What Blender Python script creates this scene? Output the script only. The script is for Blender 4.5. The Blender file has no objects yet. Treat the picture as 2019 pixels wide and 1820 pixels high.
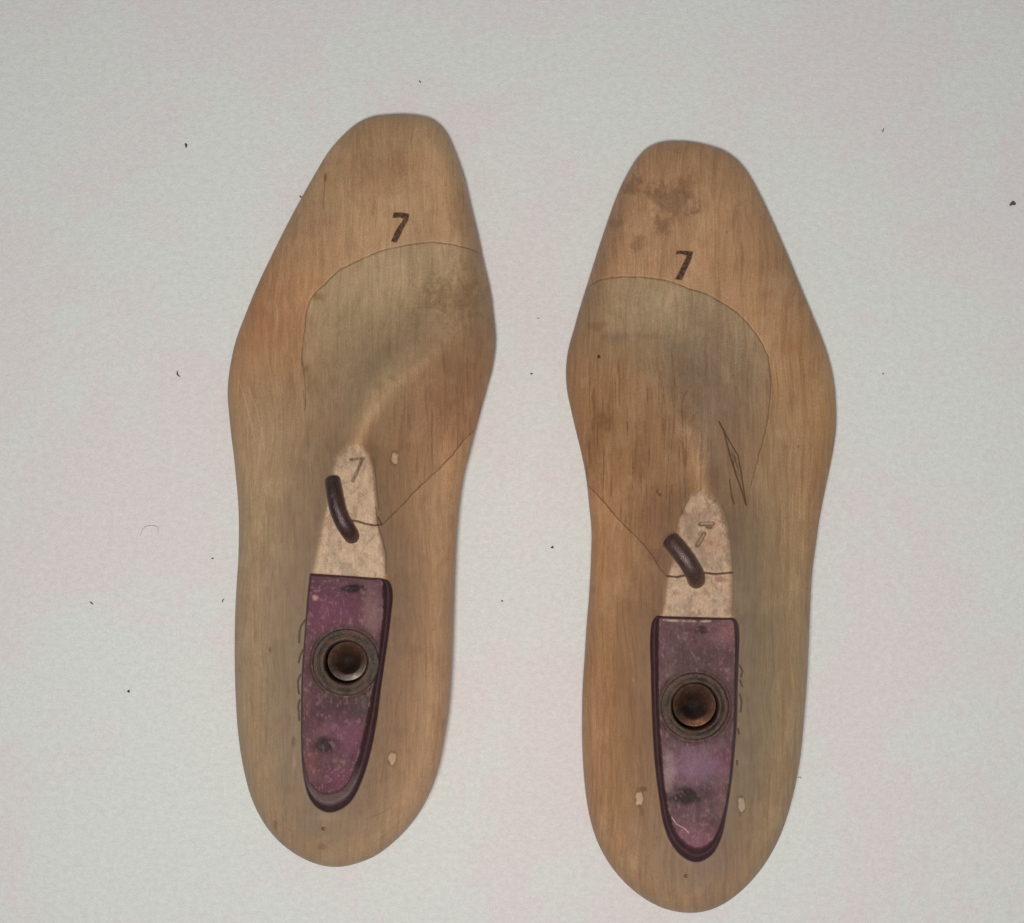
import bpy, math
import numpy as np
from mathutils import Vector

# ------------------------------------------------------------------ set-up
# Plan positions are read in photo units (2019 x 1820) and lifted to their real
# height; 1 unit on the table is S metres.  Camera stands at height H.
S = 0.0001877; H = 0.65; U0 = 1009.5; V0 = 1236.0
C = bpy.context.scene.collection

def W(u, v, z):
    u = np.asarray(u, float); v = np.asarray(v, float); z = np.asarray(z, float)
    k = (H - z) / H
    return np.stack([(u - U0) * S * k, -(v - V0) * S * k, z + 0 * u], -1)

# ------------------------------------------------------------------ numpy noise
def _hash(ix, iy, seed):
    n = (ix.astype(np.int64) * 374761393 + iy.astype(np.int64) * 668265263 + seed * 2147483647) & 0xffffffff
    n = ((n ^ (n >> 13)) * 1274126177) & 0xffffffff
    n = n ^ (n >> 16)
    return (n & 0xffff) / 65535.0

def vnoise(x, y, seed=0):
    ix = np.floor(x); iy = np.floor(y); fx = x - ix; fy = y - iy
    fx = fx * fx * (3 - 2 * fx); fy = fy * fy * (3 - 2 * fy)
    a = _hash(ix, iy, seed); b = _hash(ix + 1, iy, seed); c = _hash(ix, iy + 1, seed); d = _hash(ix + 1, iy + 1, seed)
    return (a * (1 - fx) + b * fx) * (1 - fy) + (c * (1 - fx) + d * fx) * fy

def fbm(x, y, seed=0, o=4):
    r = 0; a = .5; t = 0
    for i in range(o):
        r = r + a * vnoise(x * 2 ** i + 17.3 * i, y * 2 ** i - 9.1 * i, seed + i); t += a; a *= .55
    return r / t

def sm(a, b, x):
    t = np.clip((x - a) / (b - a), 0, 1); return t * t * (3 - 2 * t)

# ------------------------------------------------------------------ 2D helpers
def spline(pts, n, closed=False):
    P = np.array(pts, float); m = len(P); out = []
    segs = m if closed else m - 1
    k = max(2, n // segs)
    for i in range(segs):
        if closed: p0, p1, p2, p3 = P[(i-1) % m], P[i], P[(i+1) % m], P[(i+2) % m]
        else: p0, p1, p2, p3 = P[max(i-1, 0)], P[i], P[i+1], P[min(i+2, m-1)]
        t = (np.arange(k) / k)[:, None]
        # centripetal-like tangents scaled by chord length
        d1 = np.linalg.norm(p2 - p1) + 1e-9
        da = np.linalg.norm(p1 - p0) + 1e-9; db = np.linalg.norm(p3 - p2) + 1e-9
        m1 = ((p1 - p0) / da * d1 + (p2 - p1)) * (d1 * 0 + 1) / 2 if da > 1e-6 else (p2 - p1)
        m2 = ((p2 - p1) + (p3 - p2) / db * d1) / 2 if db > 1e-6 else (p2 - p1)
        out.append((2*t**3-3*t**2+1)*p1 + (t**3-2*t**2+t)*m1 + (-2*t**3+3*t**2)*p2 + (t**3-t**2)*m2)
    if not closed: out.append(P[-1:])
    return np.concatenate(out)

def dseg(u, v, pts, closed=False):
    """distance of every (u,v) to a polyline, chunked"""
    P = np.array(pts, float)
    Q = np.roll(P, -1, 0) if closed else P[1:]
    P = P if closed else P[:-1]
    sh = u.shape; uf = u.ravel(); vf = v.ravel(); d = np.full(uf.shape, 1e18)
    for (ax, ay), (bx, by) in zip(P, Q):
        ex, ey = bx - ax, by - ay; L = ex * ex + ey * ey + 1e-12
        t = np.clip(((uf - ax) * ex + (vf - ay) * ey) / L, 0, 1)
        dd = (uf - ax - t * ex) ** 2 + (vf - ay - t * ey) ** 2
        np.minimum(d, dd, out=d)
    return np.sqrt(d).reshape(sh)

def inside(u, v, pts):
    P = np.array(pts, float); Q = np.roll(P, -1, 0)
    sh = u.shape; uf = u.ravel(); vf = v.ravel(); r = np.zeros(uf.shape, bool)
    for (ax, ay), (bx, by) in zip(P, Q):
        if ay == by: continue
        c = ((ay > vf) != (by > vf)) & (uf < (bx - ax) * (vf - ay) / (by - ay) + ax)
        r ^= c
    return r.reshape(sh)

def near(u, v, pts, pad=12):
    P = np.array(pts, float)
    return (u > P[:,0].min()-pad) & (u < P[:,0].max()+pad) & (v > P[:,1].min()-pad) & (v < P[:,1].max()+pad)

def stroke(u, v, pts, w, soft=1.0):
    """soft-edged line mask, only worked out near the line"""
    m = np.zeros(u.shape); s = near(u, v, pts, w + soft * 3)
    if s.any():
        d = dseg(u[s], v[s], pts)
        m[s] = 1 - sm(w - soft * .5, w + soft * .5, d)
    return m

def poly(u, v, pts, soft=1.0):
    m = np.zeros(u.shape); s = near(u, v, pts, soft * 2)
    if s.any():
        d = dseg(u[s], v[s], pts, True); i = inside(u[s], v[s], pts)
        m[s] = sm(-soft * .5, soft * .5, np.where(i, d, -d))
    return m

def blob(u, v, cu, cv, ru, rv, ang=0, edge=.6, rag=.0, seed=1):
    ca, sa = math.cos(ang), math.sin(ang)
    x = ((u - cu) * ca + (v - cv) * sa) / ru; y = (-(u - cu) * sa + (v - cv) * ca) / rv
    r = np.sqrt(x * x + y * y)
    if rag: r = r + rag * (fbm(u / 9., v / 9., seed, 4) - .5) * 2
    return 1 - sm(1 - edge, 1 + edge, r)

def srgb(r, g, b):
    f = lambda c: (c / 255 / 12.92) if c <= 10 else ((c / 255 + .055) / 1.055) ** 2.4
    return np.array([f(r), f(g), f(b)])
LIT = 0.66          # what the lamps give a matt surface facing up, as a share of white
def alb(r, g, b, k=1.): return np.clip(srgb(r, g, b) / LIT / k, 0, .9)

def mixc(col, c, m):
    return col * (1 - m[..., None]) + np.asarray(c) * m[..., None]

# ------------------------------------------------------------------ objects
def new_mesh(name, verts, faces, mat, parent=None, colors=None, smooth=True, origin=None):
    verts = np.asarray(verts, np.float32).reshape(-1, 3)
    if origin is not None: verts = verts - np.asarray(origin, np.float32)
    me = bpy.data.meshes.new(name)
    if isinstance(faces, np.ndarray) and faces.ndim == 2:
        k = faces.shape[1]; n = len(faces)
        me.vertices.add(len(verts)); me.vertices.foreach_set('co', verts.ravel())
        me.loops.add(n * k); me.loops.foreach_set('vertex_index', faces.ravel().astype(np.int32))
        me.polygons.add(n); me.polygons.foreach_set('loop_start', np.arange(0, n * k, k, dtype=np.int32))
        me.update(calc_edges=True); me.validate()
    else:
        me.from_pydata([tuple(map(float, x)) for x in verts], [], faces); me.update()
    me.polygons.foreach_set('use_smooth', [smooth] * len(me.polygons))
    if colors is not None:
        a = me.color_attributes.new('paint', 'FLOAT_COLOR', 'POINT')
        c = np.ones((len(verts), 4), np.float32); c[:, :3] = np.asarray(colors).reshape(-1, 3)
        a.data.foreach_set('color', c.ravel())
    me.materials.append(mat)
    o = bpy.data.objects.new(name, me); C.objects.link(o)
    if parent is not None: o.parent = parent
    return o

def extract(verts, cols, faces, sel):
    f = faces[sel]; used, inv = np.unique(f, return_inverse=True)
    return verts[used], cols[used], inv.reshape(f.shape)

def grid_faces(nr, nc, off=0, wrap=False):
    i = np.arange(nr - 1)[:, None]
    if wrap:
        j = np.arange(nc)[None, :]; j2 = (j + 1) % nc
    else:
        j = np.arange(nc - 1)[None, :]; j2 = j + 1
    a = i * nc + j; b = i * nc + j2; c = (i + 1) * nc + j2; d = (i + 1) * nc + j
    return np.stack([a, d, c, b], -1).reshape(-1, 4) + off

# ------------------------------------------------------------------ materials
def nodes(name):
    m = bpy.data.materials.new(name); m.use_nodes = True
    return m, m.node_tree, m.node_tree.nodes['Principled BSDF']

def N(t, kind, **kw):
    n = t.nodes.new(kind)
    for k, v in kw.items():
        if k in n.inputs: n.inputs[k].default_value = v
        else: setattr(n, k, v)
    return n

def noise(t, co, scale, detail=4, rough=.55, dist=0):
    mp = N(t, 'ShaderNodeMapping'); mp.inputs['Scale'].default_value = scale
    t.links.new(co, mp.inputs['Vector'])
    n = N(t, 'ShaderNodeTexNoise'); n.inputs['Scale'].default_value = 1
    n.inputs['Detail'].default_value = detail; n.inputs['Roughness'].default_value = rough
    n.inputs['Distortion'].default_value = dist
    t.links.new(mp.outputs[0], n.inputs['Vector'])
    return n.outputs['Fac']

def mrange(t, x, a, b, c, d):
    n = N(t, 'ShaderNodeMapRange'); t.links.new(x, n.inputs[0])
    for i, v in enumerate((a, b, c, d)): n.inputs[i + 1].default_value = v
    return n.outputs[0]

def mul(t, a, b):
    n = N(t, 'ShaderNodeMath', operation='MULTIPLY'); t.links.new(a, n.inputs[0]); t.links.new(b, n.inputs[1]); return n.outputs[0]

def add(t, a, b):
    n = N(t, 'ShaderNodeMath', operation='ADD'); t.links.new(a, n.inputs[0]); t.links.new(b, n.inputs[1]); return n.outputs[0]

def vscale(t, c, f):
    n = N(t, 'ShaderNodeVectorMath', operation='SCALE'); t.links.new(c, n.inputs[0]); t.links.new(f, n.inputs['Scale']); return n.outputs[0]

def painted(name, rough=.5, grain=.25, fine=.12, bump=.00008, metallic=0, spec=.4, gscale=(1400, 45, 900), coat=0):
    m, t, p = nodes(name)
    at = N(t, 'ShaderNodeAttribute'); at.attribute_name = 'paint'
    co = N(t, 'ShaderNodeTexCoord').outputs['Object']
    wn = N(t, 'ShaderNodeTexNoise'); wn.inputs['Scale'].default_value = 28; wn.inputs['Detail'].default_value = 2
    t.links.new(co, wn.inputs['Vector'])
    ws = N(t, 'ShaderNodeVectorMath', operation='SCALE'); t.links.new(wn.outputs['Color'], ws.inputs[0]); ws.inputs['Scale'].default_value = .012
    wa = N(t, 'ShaderNodeVectorMath', operation='ADD'); t.links.new(co, wa.inputs[0]); t.links.new(ws.outputs[0], wa.inputs[1]); co = wa.outputs[0]
    g1 = noise(t, co, gscale, 5, .6, .6)
    g2 = noise(t, co, tuple(x * .22 for x in gscale), 3, .5, .8)
    g3 = noise(t, co, (2600, 2600, 2600), 2, .7)
    f = mul(t, mrange(t, g1, .3, .7, 1 - grain, 1 + grain * .8), mrange(t, g2, .3, .7, 1 - grain * .7, 1 + grain * .6))
    f = mul(t, f, mrange(t, g3, .3, .7, 1 - fine, 1 + fine))
    t.links.new(vscale(t, at.outputs['Color'], f), p.inputs['Base Color'])
    t.links.new(mrange(t, g2, .3, .7, rough - .07, rough + .1), p.inputs['Roughness'])
    p.inputs['Metallic'].default_value = metallic
    p.inputs['Specular IOR Level'].default_value = spec
    b = N(t, 'ShaderNodeBump'); b.inputs['Distance'].default_value = bump; b.inputs['Strength'].default_value = 1
    t.links.new(add(t, g1, g3), b.inputs['Height']); t.links.new(b.outputs[0], p.inputs['Normal'])
    return m

WOOD = painted('worn_maple', .48, .10, .20, .00008, spec=.28)
PEGM = painted('peg_wood', .6, .12, .14, .00008, spec=.3)
DYE = painted('dyed_fibre_board', .5, .14, .26, .00018, spec=.2, gscale=(500, 400, 500))
RUST = painted('rusty_steel', .4, .25, .4, .00018, metallic=0, spec=.28, gscale=(500, 500, 500))
HOOKM = painted('brown_patina_steel', .27, .3, .4, .00014, metallic=.2, spec=.5, gscale=(500, 300, 500))
BORE = painted('bare_steel', .6, .3, .5, .00015, metallic=.1, spec=.3, gscale=(500, 500, 500))

def paper():
    m, t, p = nodes('white_paper')
    co = N(t, 'ShaderNodeTexCoord').outputs['Object']
    big = noise(t, co, (11, 11, 11), 13, .74, .4)
    med = noise(t, co, (420, 560, 400), 3, .6, .4)
    fin = noise(t, co, (1300, 1700, 1300), 2, .6)
    r = N(t, 'ShaderNodeValToRGB'); t.links.new(big, r.inputs[0])
    e = r.color_ramp.elements
    e[0].position = .47; e[0].color = (.825, .846, .815, 1)
    e[1].position = .54; e[1].color = (.850, .805, .800, 1)
    f = mul(t, mrange(t, med, .3, .7, .94, 1.05), mrange(t, fin, .3, .7, .94, 1.05))
    t.links.new(vscale(t, r.outputs[0], f), p.inputs['Base Color'])
    p.inputs['Roughness'].default_value = .75; p.inputs['Specular IOR Level'].default_value = .25
    b = N(t, 'ShaderNodeBump'); b.inputs['Distance'].default_value = .00024; b.inputs['Strength'].default_value = .8
    t.links.new(add(t, med, fin), b.inputs['Height']); t.links.new(b.outputs[0], p.inputs['Normal'])
    return m

def plain(name, rgb, rough=.7):
    m, t, p = nodes(name)
    co = N(t, 'ShaderNodeTexCoord').outputs['Object']
    n = noise(t, co, (2500, 2500, 2500), 3)
    v = N(t, 'ShaderNodeRGB'); v.outputs[0].default_value = (*rgb, 1)
    t.links.new(vscale(t, v.outputs[0], mrange(t, n, .3, .7, .6, 1.4)), p.inputs['Base Color'])
    p.inputs['Roughness'].default_value = rough
    return m

# ------------------------------------------------------------------ the two lasts: traced data
L = dict(
 outline=[(792,225),(760,226.5),(734,230),(703,244),(679,264),(648,299),(621,343),(590,398),(563,449),(535.5,504),(508,562),(484,620),(464,675),
  (452,733),(448.7,777),(451.7,818),(456,860),(461,900),(466,950),(470,1000),(471,1050),(469.4,1108),(466,1160),(463.5,1212),(462.5,1265),(462.8,1316),(464,1360),(466,1402),
  (469.3,1444),(479.5,1512.6),(496,1574),(519,1621),(547,1656),(576,1680),(611.4,1699),(646,1708.5),(677,1708.5),(708,1701),(740,1687.5),(768.7,1667),(796.6,1641),(824.5,1606),
  (847,1565),(862.6,1522),(875,1462),(884,1402),(890,1316),(893,1229),(897,1108),(904.8,1003),(913.7,944),(928.4,885),(944,825),(960,767),(971,725),
  (977,674.7),(973,623),(966,572),(954,521),(942,463),(928.7,408),(915,350),(898,302),(880.8,264),(867,247),(846.6,233),(819,226.8)],
 pale=[(615,1131),(621,1107),(630,1056),(637,1024),(644,1000),(649,965),(655,932),(662,902),(675,884),(688,877.5),(701,876),(716,881),(727.5,894),(735,920),(739,956),(743,997),(745,1033),(753,1062),(759,1092),(762,1141)],
 plate=[((612,1131.5),(614.5,1136)),((618,1131.5),(620,1136.2)),((650,1133.5),(650,1138)),((690,1136),(690,1140)),((735,1139.5),(730,1143.5)),((754,1141),(751,1144.5)),((766,1146),(753.2,1149)),((773.5,1162),(753.5,1163)),((771,1212),(753,1212)),((762,1281),(746.5,1281)),
  ((752,1350),(735,1350)),((743,1420),(721,1420)),((731,1482),(707,1480)),((714,1538),(691,1530)),((693,1579),(672,1555)),((672,1596),(655,1561)),((648,1602),(642,1562)),
  ((627,1594),(629,1558)),((610,1573),(614,1544)),((599,1534),(603,1515)),((594,1472),(597.5,1465)),((593.5,1402),(597,1402)),((595,1333),(598.5,1333)),((601,1246),(604,1246)),
  ((606,1177),(609.5,1177)),((609.5,1146),(613,1149)),((610.5,1136),(613.6,1139))],
 medial=[(684,1185),(672,1340),(652,1510)],
 spine=[(701,882),(712,845),(730,805),(756,762),(792,722),(832,684),(864,640),(880,580),(880,500),(868,410),(850,320)],
 veq=([226,1708],[226,1708]),
 front=[(952,502),(947.5,500),(922,490),(887.7,481.5),(853.5,478),(819,480.5),(785,486.6),(751,495),(716.7,509),(682.5,526),(662,538),(638,562),(621,579),(607,603),(602,637),(597,675),(595.3,709),(598.8,743),(601,777),(601,811)],
 hidden=[(601,811),(606,880),(622,950),(643,1003),(660,1022),(696,1027)],
 rear=[(696,1027),(721.6,1033),(739,1036.5),(754,1034.5),(786.6,1003),(825,962),(863.5,926.6),(890,900),(913.7,870.4),(935,848)],
 close=[(1010,800),(1010,515)],
 socket=(682,1306,42,66),
 mid=(676,1.0))
R = dict(
 outline=[(1338,278),(1305,280),(1279,290),(1259,308),(1239.7,337.6),(1220,377),(1197,439),(1177.5,498),(1161,550.7),(1144.7,603),(1131.6,649),(1120,692),(1115.8,731),(1118,770),
  (1126.5,811),(1136,852),(1144,884),(1154.8,937),(1162,1002),(1166,1046),(1165,1105),(1161.6,1170),(1156,1240),(1152.5,1297),(1149,1350),(1147.5,1400),(1147.8,1466),(1151.6,1534),(1159.2,1594),(1171.5,1643),(1189.6,1684),(1213,1719),
  (1239,1747),(1269.4,1771),(1307.4,1790.5),(1345.4,1799.2),(1378,1799),(1408.7,1791),(1440,1774),(1474.5,1744.6),(1505,1708),(1530,1666),(1550.5,1615.4),(1565.7,1559.7),(1576.5,1504),
  (1584,1434.5),(1590.8,1348),(1595,1262),(1597.5,1194),(1601,1134.7),(1608.4,1075.7),(1617,1016.6),(1629,957),(1642,892),(1648.5,845),(1648.8,805),(1644.6,754),(1636.4,714.6),
  (1620,665.5),(1597,609.7),(1574,554),(1551,498),(1525,439),(1498.7,383.5),(1472.5,337.6),(1452.8,315),(1426.6,297),(1393.8,286),(1364,280)],
 pale=[(1304,1213),(1310,1190),(1313,1160),(1316,1136),(1325,1110),(1330,1070),(1334,1046),(1339.5,1022),(1348,999),(1358,979),(1372,967),(1392,967.5),(1407,978),(1422,1002),(1434,1040),(1441,1084.5),(1444,1129),(1444.5,1179),(1446,1222)],
 plate=[((1295,1215),(1301.5,1220)),((1303,1215.2),(1306,1220)),((1330,1216),(1330,1220.5)),((1370,1217),(1370,1221.5)),((1430,1218.7),(1430,1222.5)),((1446,1219.2),(1443,1223)),((1452,1224),(1445.5,1227)),((1456,1234),(1447,1236)),((1456.5,1297),(1448,1297)),((1454.6,1348),(1447,1350)),((1453,1417),(1446,1417)),
  ((1448,1486),(1442,1486)),((1442.6,1538),(1437,1538)),((1432,1607),(1425,1605)),((1422,1652),(1412,1642)),((1403,1686),(1394,1664)),((1375,1700),(1375,1670)),((1351,1693),(1353,1660)),
  ((1327,1669),(1335,1641)),((1310,1631),(1322,1605)),((1299.5,1572),(1313,1558)),((1291,1503),(1307,1500)),((1286,1417),(1302,1417)),((1283.5,1331),(1300,1331)),((1283.5,1238),(1300,1238)),((1287,1224),(1300,1228))],
 medial=[(1373,1270),(1373,1440),(1374,1615)],
 spine=[(1388,972),(1380,930),(1370,885),(1358,835),(1340,785),(1312,735),(1280,690),(1256,630),(1250,560),(1272,470),(1310,385)],
 veq=([278,560,966,1219,1700,1799],[226,490,876,1136,1602,1708]),
 front=[(1150,579),(1153,575),(1167.6,560.6),(1190.6,550.7),(1220,545.8),(1252.9,545.8),(1292,549),(1325,555.7),(1357.8,568.7),(1390.5,578.6),(1423,596.6),(1452.8,616.3),(1475.8,639),(1495.4,665.5),(1510,691.7),
  (1518,724.5),(1520,754),(1518,793),(1512,835),(1505,868.8),(1493,913),(1481,957.4)],
 hidden=[(1481,957),(1472,1010),(1462,1060),(1456,1100),(1444,1129)],
 rear=[(1444,1129),(1407,1131.8),(1389.7,1129),(1360,1134),(1336.5,1137.7),(1315.8,1136),(1304,1126),(1286,1096),(1271.5,1075.6),(1247.9,1052),(1215.4,1019.5),(1180,978),(1160,958)],
 close=[(1080,900),(1080,600)],
 socket=(1370,1393,46,67),
 mid=(1373,1.0))

VK = [226, 300, 450, 620, 780, 950, 1100, 1300, 1450, 1708]
ZB = [7, 4.5, 1.8, 0.2, 0.6, 5, 6, 2.5, .5, .2]
VW = [226, 300, 450, 650, 850, 1000, 1200, 1500, 1708]
ZW = [14, 13, 13, 14, 19, 23, 25, 25, 24]
VT = [226, 320, 400, 500, 600, 660, 720, 780, 850, 930, 1050, 1130, 1708]
ZT = [26, 29, 32.5, 35.5, 41, 51, 63.5, 72, 78, 80.5, 81.8, 82, 82]
ZF = .0860

def smooth_interp(x, xs, ys):
    # finely resampled and box-blurred table so that profiles have no kinks
    g = np.linspace(xs[0], xs[-1], 600); y = np.interp(g, xs, ys)
    k = np.ones(45) / 45; y = np.convolve(np.pad(y, 22, mode='edge'), k, 'valid')
    return np.interp(x, g, y)

def build_last(D, side, label):
    out = spline(D['outline'], 700, True)
    i0 = int(np.argmin(out[:, 1])); i1 = int(np.argmax(out[:, 1])); n = len(out)
    a = np.take(out, range(i0, i1 + 1 if i1 > i0 else i1 + n + 1), 0, mode='wrap')
    b = np.take(out, range(i1, i0 + n + 1 if i0 < i1 else i0 + 1), 0, mode='wrap')[::-1]
    lo, hi = (a, b) if a[len(a)//2, 0] < b[len(b)//2, 0] else (b, a)
    v0 = out[i0, 1]; v1 = out[i1, 1]
    def mono(P): return np.maximum.accumulate(P[:, 1] + np.arange(len(P)) * 1e-6), P[:, 0]
    lv, lu = mono(lo); hv, hu = mono(hi)
    nr, nc = 1150, 400
    q = np.linspace(0, 1, nr); q = .72 * q + .28 * (1 - np.cos(math.pi * q)) / 2
    # extra-dense first and last rows: the ends are blunt
    qe = np.concatenate([[0.0, .00003, .0001, .0002, .0004, .0007], q[2:-2], [1 - .0007, 1 - .0004, 1 - .0002, 1 - .0001, 1 - .00003, 1.0]])
    qe = np.unique(qe); nr = len(qe)
    vr = v0 + (v1 - v0) * qe
    ul = np.interp(vr, lv, lu); ur = np.interp(vr, hv, hu)
    f = np.linspace(0, 1, nc); f = .74 * f + .26 * (1 - np.cos(math.pi * f)) / 2
    u = ul[:, None] + (ur - ul)[:, None] * f[None]; v = np.repeat(vr[:, None], nc, 1)
    ve = np.interp(v, *D['veq'])
    out_s = out[::2]
    d_out = dseg(u, v, out_s, True)
    d_out[:, 0] = 0; d_out[:, -1] = 0; d_out[0] = 0; d_out[-1] = 0
    # flat top = pale strip + plate, then the ridge as a line
    plate_out = spline([p[0] for p in D['plate']], 120, True)
    flat = inside(u, v, plate_out) | inside(u, v, D['pale'])
    sp = spline(D['spine'], 60)
    wr = np.interp(ve, [300, 560, 640, 700, 790, 880], [10, 22, 30, 26, 16, 13])
    d_top = np.minimum(np.minimum(dseg(u, v, plate_out, True), dseg(u, v, D['pale'], True)), np.maximum(dseg(u, v, sp) - wr, 0))
    d_top[flat] = 0
    t = d_out / (d_out + d_top + 1e-9)
    zb = smooth_interp(ve, VK, ZB); zw = smooth_interp(ve, VW, ZW); zt = smooth_interp(ve, VT, ZT)
    c = sm(430, 780, ve)
    # forepart: plain dome
    gd = np.sqrt(np.clip(1 - (1 - t) ** 2.6, 0, 1))
    # cone: bulge above the outline, hollow flank, then the ridge
    hb = sm(900, 1250, ve)                      # 0 at the instep, 1 at the heel
    aa = .18 + .08 * hb
    so_ = np.argsort([q_[1] for q_ in D['spine']]); sv_ = np.array(D['spine'], float)[so_]
    us = np.interp(v, np.append(sv_[:, 1], 1300 if side == 0 else 1390), np.append(sv_[:, 0], D['mid'][0]))
    lat = sm(-30, 30, (us - u) if side == 0 else (u - us))      # 1 on the outer side of the foot, 0 on the inner
    mi = 3.2 * lat + (1.25 + 1.1 * sm(760, 930, ve)) * (1 - lat); mm = mi * (1 - hb) + 2.3 * hb
    gc = aa * np.sqrt(np.clip(1 - (1 - t) ** 7, 0, 1)) + (1 - aa) * (t ** mm)
    rounded = 1 - (1 - t) ** 1.9
    soft = (1 - sm(760, 900, ve)) * .45
    gc = gc * (1 - soft) + soft * (aa * np.sqrt(np.clip(1 - (1 - t) ** 7, 0, 1)) + (1 - aa) * rounded * t)
    g = gd * (1 - c) + gc * c
    z = zw + (zt - zw) * g
    # soften creases
    wgt = np.clip(sm(4, 14, d_out), 0, 1)
    for k in range(26):
        za = z.copy()
        za[1:-1, 1:-1] = .25 * (z[:-2, 1:-1] + z[2:, 1:-1] + z[1:-1, :-2] + z[1:-1, 2:])
        z = z * (1 - wgt * .8) + za * wgt * .8
    wg2 = wgt * (1 - sm(840, 905, ve)) * .95                       # the instep is rounded over much more
    for k in range(90):
        za = z.copy()
        za[1:-1, 1:-1] = .25 * (z[:-2, 1:-1] + z[2:, 1:-1] + z[1:-1, :-2] + z[1:-1, 2:])
        z = z * (1 - wg2) + za * wg2
    z = z + wgt * .5 * (fbm(u / 60., v / 80., 5 + side, 3) - .5) * (1 - flat * .7)      # hand-rasped unevenness

    front = spline(D['front'], 120); hidden = spline(D['hidden'], 40); rear = spline(D['rear'], 30) if 0 else np.array(D['rear'], float)
    uw = u + 3.5 * (fbm(u / 14., v / 14., 201, 3) - .5); vw = v + 3.5 * (fbm(u / 14., v / 14., 202, 3) - .5)
    seamA = stroke(uw, vw, front, 1.0, 2.2); seamB = stroke(uw, vw, rear, 1.0, 2.2); seamH = stroke(u, v, hidden, .6, 1.6)
    brk = sm(.25, .5, fbm(u / 25., v / 25., 77, 3))
    seam = np.maximum(np.maximum(seamA * (.4 + .45 * brk), seamB * (.6 + .4 * brk)), seamH * .25)
    groove = np.maximum(np.maximum(stroke(uw, vw, front, 1.2, 3), stroke(uw, vw, rear, 1.2, 3)), .5 * stroke(u, v, hidden, 1, 3))
    z = z - .35 * groove

    # ---------------------------------------------------- patina of the wood, with painted light on the heel flanks
    blockpoly = np.array(list(map(tuple, front)) + list(map(tuple, hidden[1:])) + list(map(tuple, rear[1:])) + D['close'])
    inb = inside(u, v, blockpoly)
    nz = fbm(u / 70., v / 160., 11 + side, 4); nz2 = fbm(u / 26., v / 40., 31 + side, 4)
    wu = u + 26 * (fbm(u / 90., v / 170., 43 + side, 3) - .5); streak = fbm(wu / 5., v / 130., 41 + side, 4)
    if side == 0:
        base = alb(164, 133, 101)
        col = np.broadcast_to(base, u.shape + (3,)).copy()
        col = mixc(col, alb(165, 120, 84), blob(u, v, 520, 640, 110, 150, .3, .8))
        col = mixc(col, alb(160, 120, 90), sm(.4, .65, nz2) * .35)
        col = mixc(col, alb(158, 136, 106), inb * blob(u, v, 760, 600, 210, 190, 0, .7) * .9)
        col = mixc(col, alb(158, 118, 90), inb * blob(u, v, 900, 800, 90, 140, 0, .8) * .8)
        col = mixc(col, alb(154, 132, 105), blob(u, v, 520, 1200, 90, 420, 0, .7) * .8)  # heel flanks: light from the middle put into the colour, outer greyer, inner lighter
        col = mixc(col, alb(172, 140, 112), blob(u, v, 830, 1330, 90, 340, 0, .8) * .8)
        col = mixc(col, alb(150, 125, 98), blob(u, v, 640, 1660, 200, 60, 0, .8) * .5)
    else:
        base = alb(162, 126, 94)
        col = np.broadcast_to(base, u.shape + (3,)).copy()
        col = mixc(col, alb(158, 122, 86), blob(u, v, 1590, 760, 80, 260, -.1, .8) * .8)
        col = mixc(col, alb(160, 120, 92), sm(.4, .65, nz2) * .35)
        col = mixc(col, alb(148, 130, 103), inb * blob(u, v, 1320, 650, 210, 110, .1, .7) * .95)
        col = mixc(col, alb(140, 118, 98), inb * blob(u, v, 1390, 760, 110, 110, .3, .8) * .8)
        col = mixc(col, alb(154, 117, 84), inb * blob(u, v, 1220, 880, 120, 200, -.2, .8) * .9)
        col = mixc(col, alb(162, 124, 90), blob(u, v, 1210, 1350, 80, 420, 0, .7) * .9)  # inner flank warm, outer flank dimmer: side light painted into the wood tone
        col = mixc(col, alb(150, 128, 98), blob(u, v, 1520, 1330, 95, 420, 0, .7) * .95)
        col = mixc(col, alb(146, 120, 94), blob(u, v, 1360, 1760, 200, 60, 0, .8) * .5)
    col = col * (1 + .22 * (nz - .5))[..., None]
    col = mixc(col, alb(120, 86, 56), sm(.5, .72, streak) * (.28 if side else .16))
    fs = fbm(wu / 2.2, v / 45., 45 + side, 3); col = col * (1 + .30 * (fs - .5))[..., None]
    col = mixc(col, alb(180, 148, 116), sm(.58, .75, fbm(wu / 4., v / 90., 61 + side, 4)) * .22)
    mot = fbm(u / 12., v / 20., 83 + side, 5); col = mixc(col, alb(126, 92, 66), sm(.52, .78, mot) * .2)
    rub = fbm(u / 34., v / 50., 87 + side, 5); col = mixc(col, alb(186, 156, 124), sm(.55, .8, rub) * .25)
    # darker end-grain lines on the instep block
    if side == 1:
        lines = sm(.60, .74, fbm(u / 2.6 + 3 * nz, v / 60., 71, 4)) * inb * blob(u, v, 1250, 880, 150, 190, -.2, .7)
        col = mixc(col, alb(108, 76, 52), lines * .75)
    else:
        lines = sm(.62, .76, fbm(u / 2.8 + 3 * nz, v / 55., 72, 4)) * inb * blob(u, v, 890, 850, 120, 150, .2, .7)
        col = mixc(col, alb(118, 82, 58), lines * .6)
    DK = alb(94, 62, 42); PAL = alb(196, 166, 132)

    def mark(pts, w, c=DK, k=1., s=1.2):
        nonlocal col; col = mixc(col, c, stroke(u, v, pts, w, s) * k)
    def stain(cu, cv, ru, rv, k=.5, c=alb(112, 76, 48), ang=0, rag=.5, edge=.5, seed=3):
        nonlocal col; col = mixc(col, c, blob(u, v, cu, cv, ru, rv, ang, edge, rag, seed) * k)

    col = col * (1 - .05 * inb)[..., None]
    # pale bare wood on top
    pm = poly(u + 5 * (fbm(u / 6, v / 6, 8, 3) - .5), v + 7 * (fbm(u / 6, v / 6, 9, 3) - .5), D['pale'], 3.2)
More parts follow.
